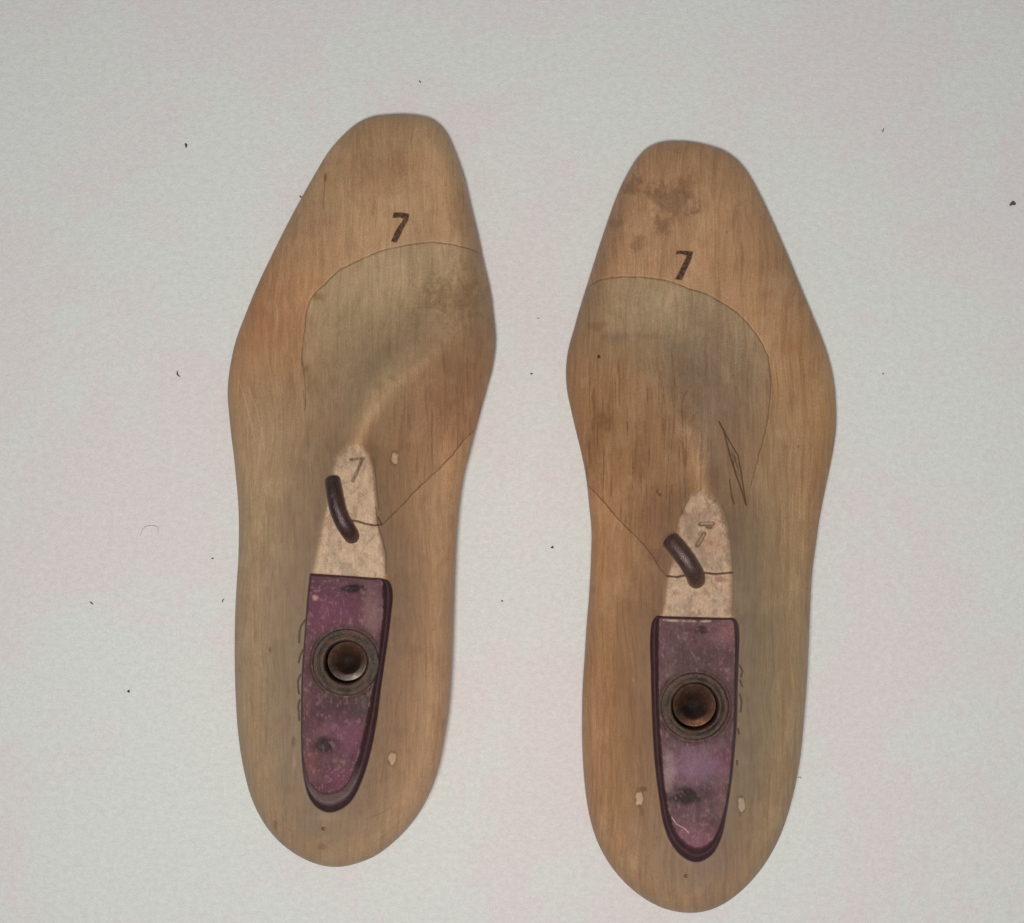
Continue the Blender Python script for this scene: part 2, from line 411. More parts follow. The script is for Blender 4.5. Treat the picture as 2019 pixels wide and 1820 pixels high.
    pc = alb(176, 148, 122, 1.12) if side == 0 else alb(170, 141, 116, 1.12)
    pn = fbm(u / 5., v / 6., 91 + side, 4)
    pcol = pc * (1 + .35 * (pn - .5))[..., None]
    pcol = mixc(pcol, alb(118, 88, 66), sm(.47, .72, fbm(u / 10., v / 13., 95 + side, 4)) * (.45 if side == 0 else .6))
    pcol = mixc(pcol, alb(128, 110, 92), sm(.48, .7, fbm(u / 30., v / 24., 97 + side, 4)) * .4)
    pcol = mixc(pcol, alb(190, 164, 136), sm(.6, .8, fbm(u / 3., v / 4., 98, 3)) * .5)
    col = col * (1 - pm[..., None]) + pcol * pm[..., None]

    if side == 0:
        stain(628, 586, 14, 8, .45); stain(905, 590, 40, 34, .22, rag=2.2, seed=14, edge=.3); stain(880, 572, 34, 20, .25, rag=2.2, seed=4, edge=.3); stain(925, 540, 20, 40, .2, rag=2, seed=5, edge=.4)
        stain(860, 600, 60, 8, .2, rag=1.4, seed=24); stain(760, 330, 60, 34, .22, rag=.6, seed=6, edge=.9); stain(610, 440, 40, 30, .16, alb(120, 90, 84), edge=.9)
        stain(900, 420, 16, 40, .25, rag=.8, seed=7); stain(505, 610, 22, 60, .2, alb(150, 94, 56), edge=.9); stain(850, 450, 50, 20, .14, edge=.9)
        mark([(641.5, 344), (641, 352), (640, 362), (639, 380), (638, 414)], .8, k=.55); stain(641.5, 350, 2.6, 8, .75, rag=.2)
        mark([(912, 360), (914, 390), (912, 420)], 1., k=.4)
        mark([(784, 610), (830, 606), (862, 608), (886, 620)], .6, k=.35); mark([(790, 603), (812, 601)], .5, k=.3); mark([(896, 640), (880, 618), (858, 606)], .5, k=.3)
        mark([(470, 748), (484, 790), (496, 840), (503, 870)], .7, PAL, .5); mark([(488, 762), (506, 805), (516, 850), (521, 888)], .7, PAL, .45); mark([(545, 600), (548, 650)], .6, PAL, .3)
        mark([(560, 470), (552, 540), (540, 600)], .8, PAL, .25); mark([(870, 450), (874, 480), (880, 505)], .7, PAL, .3)
        stain(532, 1281, 2.4, 5, .8, rag=.1); stain(579, 1461, 4, 12, .6, rag=.6); stain(580, 1503, 3.5, 13, .5, PAL, rag=.4)
        mark([(790, 1364), (784, 1385), (779, 1410)], .8, k=.45); mark([(772, 1420), (764, 1460), (758, 1500), (750, 1545)], 1.2, k=.25, s=2)
        stain(633, 1669, 8, 6, .45, alb(130, 70, 40)); stain(543, 1626, 4, 8, .5); stain(646, 1612, 30, 6, .25, PAL, rag=.2)
        mark([(720, 1615), (750, 1605), (772, 1590)], .9, k=.3); mark([(740, 1660), (768, 1640), (792, 1615)], .9, k=.2)
        stain(728, 880, 7, 28, .35, alb(140, 84, 50), edge=.9); stain(716, 930, 3, 3, .3); stain(630, 1000, 9, 30, .25, edge=.9)
        mark([(597, 770), (601, 790), (602, 802)], 1.1, k=.5); stain(603, 728, 4, 6, .4); stain(770, 700, 90, 30, .10, alb(110, 100, 90), ang=-.6, edge=.9)
        stain(1, 1, 1, 1, 0)
        # stamped size
        col = mixc(col, alb(66, 44, 30), poly(u, v, [(426.1+.3419*x, 196+.3419*y) for x, y in [(1022,652),(1068,652),(1115,659),(1108,698),(1083,740),(1060,790),(1040,826),(1008,821),(1028,770),(1052,730),(1082,690),(1058,681),(1018,685)]], 1.2) * (.78 + .22 * sm(.3, .6, fbm(u / 3, v / 3, 21, 3))))
        x7 = lambda x, y: (426.1 + .2955 * x, 767 + .2955 * y)
        g7 = np.maximum(stroke(u, v, [x7(900, 468), x7(985, 460)], 3.1, 1.5), stroke(u, v, [x7(975, 470), x7(945, 540), x7(912, 612)], 3.1, 1.5))
        col = mixc(col, alb(88, 72, 60), g7 * (.6 + .4 * sm(.35, .6, fbm(u / 3, v / 3, 22, 3)))); z = z - .25 * g7
        mark([x7(860, 1040), x7(870, 1000)], .7, k=.4); mark([x7(925, 1060), x7(940, 1020)], .8, k=.45); mark([x7(1060, 975), x7(1000, 1040), x7(965, 1100)], .8, k=.5)
        mark([x7(745, 795), x7(752, 830), x7(735, 850)], 1.5, alb(200, 180, 150), .6)
        ticks = [[(602, 1222), (594, 1234), (590.5, 1246), (590, 1267)], [(597, 1282), (592, 1293), (589, 1306)], [(592.5, 1330), (587.5, 1343), (588, 1358), (590, 1368)], [(591, 1380), (588, 1392), (589.5, 1404)], [(589, 1408), (590, 1420)]]
        pegs = [(778, 903, 7, 13, .1), (773, 1496, 7.5, 14, .12)]
        holes = [(638, 1634, 5.0)]
        edge_mark = [(741, 1000), (745, 1035), (754, 1062), (761, 1090), (762, 1130)]
        rimk = .75
    else:
        Q = lambda x, y: (1082.4 + .3278 * x, 255.7 + .3278 * y)
        for cu, cv, ru, rv, k, sd in [(500,330,55,50,.55,3),(555,300,25,22,.5,4),(650,390,55,60,.5,5),(810,330,52,50,.45,6),(750,440,95,80,.45,7),(730,430,120,110,.25,17),(680,565,45,42,.45,8),(880,495,22,14,.55,9),(400,560,36,42,.42,10),(540,690,42,44,.4,11),(690,620,60,40,.22,12)]:
            a_, b_ = Q(cu, cv); stain(a_, b_, ru * .33, rv * .33, min(.9, k * .95), alb(104, 76, 56) if sd != 7 else alb(108, 84, 70), rag=1.2, edge=.55, seed=sd)
        stain(*Q(1070, 617), 1.6, 2.4, .6); stain(*Q(300, 1365), 3.2, 3.6, .9, alb(60, 30, 20), rag=.2, edge=.3); stain(*Q(330, 1755), 14, 14, .5, rag=.9)
        stain(*Q(1180, 840), 60, 22, .12, edge=.9); stain(*Q(280, 1185), 18, 9, .35, rag=1.); stain(*Q(420, 1250), 30, 12, .3, alb(112, 96, 84), rag=.8)
        stain(*Q(540, 1240), 70, 5, .15, rag=.6); stain(*Q(900, 1130), 160 * .33, 26, .12, edge=.9)
        mark([Q(1485, 960), Q(1470, 1000)], 1., k=.5); mark([Q(830, 1570), Q(812, 1600), Q(805, 1640)], 1.8, alb(110, 72, 50), .6, 2.4); stain(*Q(820, 1700), 10, 14, .35, rag=.9)
        stain(*Q(870, 1750), 8, 14, .3, rag=.8); stain(*Q(1160, 1640), 5, 8, .3); stain(*Q(1460, 1300), 16, 12, .25, alb(150, 90, 50), edge=.9)
        X = lambda x, y: (1082.4 + .2955 * x, 809.7 + .2955 * y)
        stain(*X(320, 250), 14, 60, .28, rag=.9, seed=31); stain(*X(370, 60), 18, 26, .22, rag=.9, seed=32); stain(*X(600, 340), 9, 38, .2, rag=.8, seed=33); stain(*X(700, 700), 22, 46, .30, alb(140, 96, 84), rag=.5, edge=.9)
        stain(*X(740, 560), 3.4, 3.6, .9, rag=.1, edge=.4); stain(*X(705, 960), 20, 18, .4, alb(120, 72, 52), rag=.8); stain(*X(1110, 430), 16, 30, .35, alb(124, 78, 52), edge=.9)
        stain(*X(1770, 500), 18, 60, .2, alb(130, 84, 62), edge=.9); stain(*X(1760, 900), 12, 80, .2, alb(130, 84, 66), edge=.9); stain(*X(1665, 240), 2.4, 3, .7); stain(*X(1580, 240), 3, 4, .3)
        mark([X(965, 120), X(940, 210), X(925, 290), X(905, 360)], 1.2, alb(124, 84, 58), .5, 2); mark([X(1055, 360), X(1045, 420), X(1030, 480)], 1., k=.35); mark([X(935, 585), X(905, 640), X(885, 690)], 1.3, k=.7)
        mark([X(860, 700), X(850, 780)], .9, k=.3); mark([X(1010, 130), X(1000, 250), X(990, 330)], .8, PAL, .35)
        PEN = alb(84, 58, 42)
        for pts in ([(1135,75),(1165,130),(1185,210),(1205,290),(1222,350),(1250,430),(1285,530),(1312,622)], [(1138,80),(1180,160),(1225,240),(1262,300),(1280,400),(1292,480),(1303,550),(1316,630)],
                    [(1205,460),(1215,540),(1222,585),(1237,622)]):
            mark([X(*p) for p in pts], 1.5, PEN, .9)
        for pts in ([(1215,250),(1232,360)], [(1225,330),(1262,480)], [(1240,300),(1265,400)], [(1230,270),(1250,330)], [(1232,380),(1275,440)], [(1240,310),(1228,370)], [(1200,250),(1240,420),(1262,470)], [(1222,280),(1258,380)], [(1205,300),(1225,290),(1245,345)]):
            mark([X(*p) for p in pts], .9, PEN, .6)
        col = mixc(col, alb(62, 40, 32), poly(u, v, [Q(x, y) for x, y in [(770,727),(815,727),(868,733),(856,782),(832,835),(800,903),(757,901),(785,850),(808,800),(830,758),(800,748),(762,750)]], 1.2) * (.78 + .22 * sm(.3, .6, fbm(u / 3, v / 3, 23, 3))))
        Y = lambda x, y: (1261.4 + .15925 * x, 954.6 + .15925 * y)
        stain(*Y(760, 400), 30, 14, .5, alb(132, 98, 84), rag=.9, seed=41); stain(*Y(620, 500), 14, 20, .5, alb(120, 96, 78), rag=.8, seed=42); stain(*Y(870, 760), 26, 24, .4, alb(140, 98, 76), rag=1., seed=43)
        stain(*Y(650, 640), 20, 20, .4, alb(130, 108, 84), rag=.9, seed=44); stain(*Y(980, 1180), 10, 6, .7, alb(122, 78, 64), rag=.6, seed=45); stain(*Y(880, 730), 5, 5, .5, rag=.6)
        bar = stroke(u, v, [Y(755, 495), Y(905, 490)], 4.4, 1.4); bari = stroke(u, v, [Y(765, 490), Y(895, 487)], 2.0, 1.4); bar2 = stroke(u, v, [Y(830, 530), Y(880, 535)], 3.2, 1.6)
        st = stroke(u, v, [Y(800, 610), Y(760, 680), Y(712, 755)], 4.2, 1.5); sti = stroke(u, v, [Y(790, 630), Y(755, 690), Y(722, 740)], 1.8, 1.5)
        g7 = np.maximum(np.maximum(bar, st), bar2)
        col = mixc(col, alb(84, 64, 50), np.clip(g7 - .75 * bari - .5 * sti, 0, 1) * .85); col = mixc(col, alb(136, 112, 92), np.maximum(bari, sti) * .6); z = z - .25 * g7
        mark([Y(590, 600), Y(640, 640), Y(680, 660)], 1.6, alb(120, 96, 78), .5, 2)
        ticks = [[(1458, 1312), (1464, 1323), (1461, 1334)], [(1459, 1341), (1463, 1353)], [(1458.5, 1369), (1462.5, 1384), (1460, 1403)], [(1455, 1437), (1457.5, 1447)], [(1453, 1500), (1453.5, 1508)]]
        pegs = [(1260, 1575, 7.5, 15, .03), (1461.5, 1588, 7.2, 16, .05)]
        holes = [(1353, 1727, 5.2), (1296.6, 969, 3.6)]
        stain(1249, 1340, 3, 4, .4, PAL); mark([(1256, 1490), (1262, 1510)], .8, PAL, .4); stain(1268, 1556, 7, 5, .8, rag=.5); stain(1265, 1600, 5, 8, .5, rag=.5); stain(1459, 1572, 6, 4, .5)
        mark([(1222, 1420), (1228, 1500)], 1.2, alb(140, 96, 60), .4, 2)
        edge_mark = [(1436, 1050), (1443, 1090), (1446, 1130), (1446, 1205)]
        rimk = .3
    for tk in ticks: mark(tk, 1.9, alb(74, 44, 40), .95, 1.6)
    mark(edge_mark, 1.3, alb(96, 64, 50), rimk, 2)  # painted shadow line where the pale strip drops off, continued just below
    if side == 0: mark([(736, 905), (741, 940), (744, 975), (747, 1005)], 1.2, alb(104, 70, 56), .7, 2)
    else: mark([(1424, 995), (1436, 1030), (1444, 1070)], 1., alb(104, 76, 60), .5, 2)
    for (hu_, hv_, hr) in holes:
        rr = np.hypot(u - hu_, (v - hv_) * 1.3)
        col = mixc(col, alb(70, 40, 24), (1 - sm(hr * .6, hr * 1.3, rr)) * .85); col = mixc(col, alb(205, 170, 120), stroke(u, v, [(hu_ + 1, hv_), (hu_ + 4, hv_ + 1)], 1.2, 1.) * .7)
        z = z - 1.4 * (1 - sm(hr * .2, hr, rr))
    # dye bleeding from the plate into the wood beneath its edge
    dp = dseg(u, v, plate_out, True); dye = (1 - sm(.3, 2.2, dp)) ; col = mixc(col, alb(92, 56, 56), dye * .6)
    col = mixc(col, alb(84, 56, 38), seam * .8)
    for crack in ([[(694, 1026), (706, 1027), (722, 1033), (742, 1036), (753, 1034), (745, 1020)]] if side == 0 else [[(1316, 1136), (1334, 1137.5), (1352, 1134)], [(1390, 1129), (1408, 1132), (1444, 1129)]]):
        mark(crack, 1.5 if side == 0 else 1.8, alb(52, 34, 26), .85, 2)
    col = np.clip(col * np.array([.93, .915, .89]), 0, .9)

    su, sv, sr, so = D['socket']
    # peg relief
    pegm = np.zeros(u.shape, int)
    for k, (pu, pv, ru, rv, an) in enumerate(pegs):
        ca, sa = math.cos(an), math.sin(an)
        x = ((u - pu) * ca + (v - pv) * sa) / ru; y = (-(u - pu) * sa + (v - pv) * ca) / rv
        r = np.sqrt(x * x + y * y) + .9 * (fbm(u / 6, v / 8, 51 + k + 7 * side, 3) - .5)
        pegm[r < 1] = k + 1
        col = mixc(col, alb(104, 72, 48), sm(.8, 1.05, r) * (1 - sm(1.1, 1.4, r)) * .4)
        col = mixc(col, alb(202, 172, 138) * (.85 + .3 * fbm(u / 3, v / 5, 52, 3))[..., None], 1 - sm(.8, 1., r))
        z = z - .3 * (sm(.8, 1, r) * (1 - sm(1, 1.3, r)))
    zm = z / 1000.
    top = W(u, v, zm).reshape(-1, 3)
    F = grid_faces(nr, nc)
    # ----- underside: curls in below the widest line to the feather edge, then the sole
    prof = [(0, 1.), (.006, .86), (.018, .68), (.04, .46), (.07, .26), (.10, .11), (.13, .03), (.17, 0), (.4, 0), (.7, 0), (1, 0)]
    cu = (ul + ur) / 2
    vm = np.clip(vr, v0 + 90, v1 - 130)
    cm = np.interp(vm, vr, cu)
    sides = []
    for ub, w0 in ((ul, 0), (ur, -1)):
        zedge = z[:, w0]; ring = []
        P = W(ub, vr, zedge / 1000.)
        M = W(cm, vm, 0.02)
        for fr, zf in prof:
            X_ = P[:, 0] * (1 - fr) + M[:, 0] * fr; Y_ = P[:, 1] * (1 - fr) + M[:, 1] * fr
            vv = V0 - Y_ / S; zbv = smooth_interp(np.interp(vv, *D['veq']), VK, ZB)
            zz = zbv + (zedge - zbv) * zf
            ring.append(np.stack([X_, Y_, zz / 1000.], -1))
        sides.append(np.stack(ring, 1))
    nP = len(prof); offs = len(top); F2 = grid_faces(nr, nP, offs); F3 = grid_faces(nr, nP, offs + nr * nP)[:, ::-1]
    verts = np.concatenate([top, sides[0].reshape(-1, 3), sides[1].reshape(-1, 3)])
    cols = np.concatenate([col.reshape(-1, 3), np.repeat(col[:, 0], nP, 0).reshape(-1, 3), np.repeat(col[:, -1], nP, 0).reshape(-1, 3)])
    fu = u.ravel()[F].mean(1); fv = v.ravel()[F].mean(1)
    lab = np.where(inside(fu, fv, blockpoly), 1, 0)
    pg = pegm.ravel()[F].max(1); lab = np.where(pg > 0, 1 + pg, lab)
    hole = np.hypot(fu - su, fv - sv) < sr * 1.12
    lab = np.where(hole, -1, lab)

    root = bpy.data.objects.new('shoe_last', None); C.objects.link(root)
    org = W(np.array(cu[nr // 2]), np.array((v0 + v1) / 2), np.array(0.)).reshape(3); org[2] = 0
    root.location = org; root.empty_display_size = .02
    root['label'] = label; root['category'] = 'shoe last'; root['group'] = 'pair of wooden shoe lasts'

    Fall = np.concatenate([F, F2[:, ::-1], F3[:, ::-1]])
    laball = np.concatenate([lab, np.zeros(len(F2) + len(F3), int)])
    b = new_mesh('body', *[extract(verts, cols, Fall, laball == 0)[i] for i in (0, 2)], WOOD, root, extract(verts, cols, Fall, laball == 0)[1], origin=org)
    e = extract(verts, cols, Fall, laball == 1)
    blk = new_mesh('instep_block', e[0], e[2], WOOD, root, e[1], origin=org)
    for k in range(len(pegs)):
        e = extract(verts, cols, Fall, laball == 2 + k)
        if len(e[0]):
            par = blk if (side == 0 and k == 0) else b
            new_mesh('wooden_peg', e[0], e[2], PEGM, par, e[1], origin=org)

    # ---------------------------------------------------- top plate
    po = spline([p[0] for p in D['plate']], 460, True); pi = spline([p[1] for p in D['plate']], 460, True)
    med = np.array(D['medial'], float); md = spline(med, 60)
    n = len(pi)
    # every rim point runs inwards to the nearest point of the medial line
    dd = ((pi[:, None] - md[None]) ** 2).sum(-1); tgt = md[dd.argmin(1)]
    rings = []; zs = []
    for k, zz in ((0, 79.0), (0, 82.6), (.06, 83.3)): rings.append(po * (1 - k) + pi * k); zs.append(zz)
    for k, zz in ((.3, 84.1), (.42, 84.35), (.5, 84.15), (.58, 84.5), (.8, 85.3), (.92, 85.75), (1, 85.95)): rings.append(po * (1 - k) + pi * k); zs.append(zz)
    NI = 80
    for j in range(1, NI + 1):
        k = j / NI; rings.append(pi * (1 - k) + tgt * k); zs.append(86.0)
    PU = np.stack(rings); pu = PU[..., 0]; pv = PU[..., 1]
    zz = np.array(zs)[:, None] + 0 * pu
    facemask = np.zeros(pu.shape); facemask[9:] = 1; facemask[8] = .35
    rr = np.hypot(pu - su, pv - sv)
    ripple = np.exp(-((rr - so * 1.13) / 3.) ** 2) * .25 - np.exp(-((rr - so * 1.03) / 3.) ** 2) * .5
    zz = zz + facemask * (ripple + .35 * (fbm(pu / 22., pv / 22., 3 + side, 4) - .5)) + .25 * (fbm(pu / 5., pv / 6., 13 + side, 3) - .5) * .5
    if side == 0:
        pcf = alb(93, 56, 64, 1.55); pc2 = alb(104, 70, 70, 1.5); pcs = alb(50, 31, 34, 1.15); dim = [(698, 1160, 20, 7, .9), (640, 1470, 26, 14, .75), (690, 1405, 60, 20, .4), (672, 1385, 40, 14, .35)]
    else:
        pcf = alb(100, 68, 70, 1.55); pc2 = alb(112, 82, 82, 1.5); pcs = alb(52, 31, 34, 1.15); dim = [(1385, 1242, 20, 7, .55), (1356, 1570, 36, 15, .8), (1372, 1300, 70, 20, .25), (1340, 1574, 18, 8, .5)]
    pcol = np.broadcast_to(pcf, pu.shape + (3,)).copy()
    pcol = mixc(pcol, pc2, sm(.42, .62, fbm(pu / 24., pv / 34., 15 + side, 5)) * .8)
    pcol = mixc(pcol, alb(66, 46, 50, 1.2), sm(.5, .75, fbm(pu / 9., pv / 12., 16 + side, 5)) * .45)
    mag = alb(104, 56, 74, 1.25)
    if side == 0:
        pcol = mixc(pcol, mag, blob(pu, pv, 655, 1210, 60, 46, 0, .8, .4) * .7); pcol = mixc(pcol, mag, blob(pu, pv, 665, 1535, 34, 18, 0, .8, .4) * .8)
        pcol = mixc(pcol, alb(102, 60, 76), blob(pu, pv, 680, 1440, 40, 40, 0, .8, .5) * .7); pcol = mixc(pcol, alb(116, 88, 84), blob(pu, pv, 735, 1205, 16, 46, 0, .8, .4) * .6)
        pcol = mixc(pcol, alb(110, 70, 64), blob(pu, pv, 612, 1500, 14, 50, 0, .8, .4) * .4)
    else:
        pcol = mixc(pcol, alb(114, 74, 76), blob(pu, pv, 1435, 1250, 26, 22, 0, .8, .4) * .6); pcol = mixc(pcol, mag, blob(pu, pv, 1420, 1500, 34, 20, 0, .8, .4) * .6)
        pcol = mixc(pcol, alb(114, 86, 102), blob(pu, pv, 1370, 1510, 44, 34, 0, .8, .5) * .7); pcol = mixc(pcol, alb(136, 114, 110), blob(pu, pv, 1318, 1525, 12, 36, 0, .9, .4) * .6)
        pcol = mixc(pcol, alb(116, 72, 84), blob(pu, pv, 1365, 1655, 44, 24, 0, .8, .4) * .6)
    for (a_, b_, c_, d_, k_) in dim:
        pcol = mixc(pcol, alb(44, 32, 30, 1.3), blob(pu, pv, a_, b_, c_, d_, -.1, .6, .7, 7) * min(1, k_ * 1.15))
        if k_ > .5: zz = zz - .5 * facemask * blob(pu, pv, a_, b_, c_ * .7, d_ * .7, -.1, .8)
    # grime round the socket
    pcol = mixc(pcol, alb(66, 50, 44), (1 - sm(so * .98, so * 1.28, rr)) * .8)
    if side == 0: pcol = mixc(pcol, alb(66, 50, 44), blob(pu, pv, 728, 1385, 34, 34, 0, .7, .6) * .8)
    pcol = mixc(pcol, pcs, (1 - facemask) * .9)
    # broken lighter line along the edge of the face
    em = np.zeros(pu.shape); em[8] = .5; em[9] = 1; em[10] = .5
    pcol = mixc(pcol, alb(140, 108, 108), em * sm(.52, .68, fbm(pu / 14., pv / 14., 19 + side, 4)) * .6)
    if side == 0:
        pcol = mixc(pcol, alb(170, 120, 112), blob(pu, pv, 621, 1178, 6, 5, 0, .6, .7, 3) * .8)
        low = sm(1500, 1550, pv) * (1 - facemask); pcol = mixc(pcol, alb(92, 74, 74), low * (np.array([0, 0, 0, 0, .5, 1, 1, .9] + [0] * (len(rings) - 8))[:, None]))
    else:
        pcol = mixc(pcol, alb(150, 130, 118), stroke(pu, pv, [(1306, 1223), (1340, 1224), (1400, 1225)], 2, 3) * sm(.45, .6, fbm(pu / 10, pv / 10, 3, 3)) * .8)
        pcol = mixc(pcol, alb(170, 140, 138), stroke(pu, pv, [(1325, 1612), (1334, 1625), (1350, 1634), (1358, 1642)], 1.2, 2) * .6)
    speck = sm(.58, .78, fbm(pu / 6., pv / 6., 29 + side, 4)); pcol = mixc(pcol, alb(128, 96, 98), speck * facemask * .45)
    pverts = W(pu, pv, zz / 1000.).reshape(-1, 3)
    nR = len(rings); pf = grid_faces(nR, n, 0, True)
    fr_ = rr.ravel()[pf].mean(1)
    keep = fr_ > sr * 1.15
    e = extract(pverts, np.clip(pcol, 0, .9).reshape(-1, 3), pf, keep)
    plate = new_mesh('top_plate', e[0], e[2][:, ::-1], DYE, root, e[1], origin=org)

    # ---------------------------------------------------- socket: lathe
    def lathe(name, prof, cfun, parent, mat, cx=0, cy=0, seg=128, bot=False, tilt=(0, 0)):
        c0 = W(np.array(float(su)), np.array(float(sv)), np.array(ZF)).reshape(3)
        a_ = np.linspace(0, 2 * math.pi, seg, endpoint=False)
        P = []; cc = []
        for k, (r_, h_) in enumerate(prof):
            r_ /= 1000; h_ /= 1000
            x = r_ * np.cos(a_) + cx / 1000; y = r_ * np.sin(a_) + cy / 1000
            hh = h_ + x * tilt[0] + y * tilt[1]
            wob = .00022 * (fbm(3 + 3 * np.cos(a_), 3 + 3 * np.sin(a_) + k * .3, 55 + side, 3) - .5)
            P.append(np.stack([c0[0] + x, c0[1] + y, c0[2] + hh + wob], -1)); cc.append(cfun(k, a_, r_ * 1000, h_ * 1000))
        P = np.stack(P); cc = np.stack(cc)
        return new_mesh(name, P.reshape(-1, 3), grid_faces(len(prof), seg, 0, True)[:, ::-1], mat, parent, np.clip(cc, 0, .9).reshape(-1, 3), origin=org)
    mmpx = S * (H - ZF) / H * 1000
    rb = sr * mmpx; ro = so * mmpx
    def ringcol(k, a_, r_, h_):
        base = alb(70, 52, 41, 1.4) if side == 0 else alb(68, 50, 39, 1.4)
        c = np.broadcast_to(base, a_.shape + (3,)).copy()
        nn = fbm(5 + 4 * np.cos(a_), 5 + 4 * np.sin(a_) + r_, 65 + side, 4)
        c = mixc(c, alb(74, 50, 36), sm(.45, .7, nn) * .5); c = mixc(c, alb(38, 28, 24), sm(.5, .7, 1 - nn) * .6)
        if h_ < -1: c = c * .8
        return c
    prof_r = [(ro, -.6), (ro, -.05), (ro - .3, .18), (ro - .8, .22), (ro - 1.1, .12), (ro - 1.5, .22), (ro - 2.1, .42), (rb + 1.0, .62), (rb + .5, .62), (rb + .2, .4), (rb, 0), (rb, -1.5), (rb - .02, -4), (rb - .05, -8), (rb - .1, -16), (rb * .9, -17), (.01, -17)]
    sock = lathe('socket', prof_r, ringcol, root, RUST)
    # the steel plug that sits a little off-centre down in the bore
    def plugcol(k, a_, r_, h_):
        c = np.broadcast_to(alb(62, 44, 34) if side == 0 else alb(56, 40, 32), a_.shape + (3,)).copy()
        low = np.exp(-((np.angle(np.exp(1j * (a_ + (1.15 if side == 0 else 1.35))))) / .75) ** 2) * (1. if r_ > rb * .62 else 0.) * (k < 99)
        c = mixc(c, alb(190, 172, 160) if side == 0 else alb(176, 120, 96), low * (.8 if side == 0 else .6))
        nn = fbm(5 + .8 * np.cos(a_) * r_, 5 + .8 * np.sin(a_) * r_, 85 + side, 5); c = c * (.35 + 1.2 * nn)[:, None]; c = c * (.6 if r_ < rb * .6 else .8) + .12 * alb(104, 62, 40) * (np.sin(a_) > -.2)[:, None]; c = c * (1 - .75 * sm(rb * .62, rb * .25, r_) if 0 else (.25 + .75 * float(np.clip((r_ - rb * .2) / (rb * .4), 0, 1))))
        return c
    rp = rb * .925
    pp = [(rp, -15), (rp, -3.0), (rp - .12, -2.75), (rp * .95, -2.8), (rp * .9, -3.0), (rp * .82, -3.4), (rp * .74, -4.0), (rp * .66, -4.8), (rp * .58, -5.6), (rp * .5, -6.4), (rp * .42, -7.1), (rp * .34, -7.7), (rp * .24, -8.2), (rp * .12, -8.5), (.01, -8.6)]
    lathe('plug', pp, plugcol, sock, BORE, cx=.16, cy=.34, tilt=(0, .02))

    # ---------------------------------------------------- hook (bent steel rod)
    if side == 0:
        path = [(696, 1064, 74), (695, 1060, 79), (691, 1053, 83), (684, 1043, 85.4), (675, 1028, 86.4), (667, 1008, 86.6), (661.5, 985, 86.2), (658, 966, 85.4), (656, 954, 84.4), (655.3, 949, 83.8)]; rad = 2.6
    else:
        path = [(1371, 1152, 74), (1372, 1147, 79), (1372, 1139, 83), (1368, 1129, 85.6), (1359, 1114, 86.8), (1348, 1098, 87), (1338, 1085, 86.6), (1328, 1073, 85.8), (1322, 1066, 85)]; rad = 2.95
    pts = spline(path, 70); PW = W(pts[:, 0], pts[:, 1], pts[:, 2] / 1000.)
    tan = np.gradient(PW, axis=0); tan /= np.linalg.norm(tan, axis=1)[:, None]
    seg = 40; up = np.array([.3, .9, .1]); ringsV = []; prev = up
    m_ = len(PW)
    ext = []
    for i in range(m_): ext.append((PW[i], tan[i], 1.0))
    te = tan[-1]; pe = PW[-1]
    for dz, rs in ((.0001, .995), (.0003, .95), (.00045, .86), (.0005, .7), (.00045, .4), (.0004, .02)): ext.append((pe + te * dz, te, rs))
    hc = []
    for i, (p_, t_, rs) in enumerate(ext):
        x_ = prev - t_ * np.dot(prev, t_); x_ /= np.linalg.norm(x_); prev = x_; y_ = np.cross(t_, x_)
        an = np.linspace(0, 2 * math.pi, seg, endpoint=False)
        wob = 1 + .05 * (fbm(2 + 1.2 * np.cos(an), 2 + 1.2 * np.sin(an) + i * .06, 44 + side, 3) - .5)
        ringsV.append(p_ + (x_[None] * np.cos(an)[:, None] + y_[None] * np.sin(an)[:, None]) * (rad / 1000 * rs) * wob[:, None])
        nn = fbm(9 + 2 * np.cos(an), 9 + 2 * np.sin(an) + i * .15, 46 + side, 4)
        c = np.broadcast_to(alb(62, 44, 42, 1.2) if side == 0 else alb(76, 54, 48, 1.2), (seg, 3)); c = c * (.75 + .5 * nn)[:, None]
        if i > m_ - 8: c = c * .85
        hc.append(c)
    hv_ = np.stack(ringsV); hook = new_mesh('hook', hv_.reshape(-1, 3), grid_faces(len(ext), seg, 0, True), HOOKM, root, np.stack(hc).reshape(-1, 3), origin=org)
    return root

build_last(L, 0, 'left wooden shoe last with a magenta purple top plate and unstained toe')
build_last(R, 1, 'right wooden shoe last with dark stains at the toe and a pen scribble')

# ------------------------------------------------------------------ the surface
tb = new_mesh('table_surface', [(-1.6, -1.6, 0), (1.6, -1.6, 0), (1.6, 1.6, 0), (-1.6, 1.6, 0)], [(0, 1, 2, 3)], paper(), smooth=False)
tb['kind'] = 'structure'

# ------------------------------------------------------------------ crumbs and fibres lying about
DARK = plain('dark_crumb', (.015, .012, .010)); BRN = plain('brown_crumb', (.11, .09, .06)); GREY = plain('pale_fibre', (.33, .27, .26))

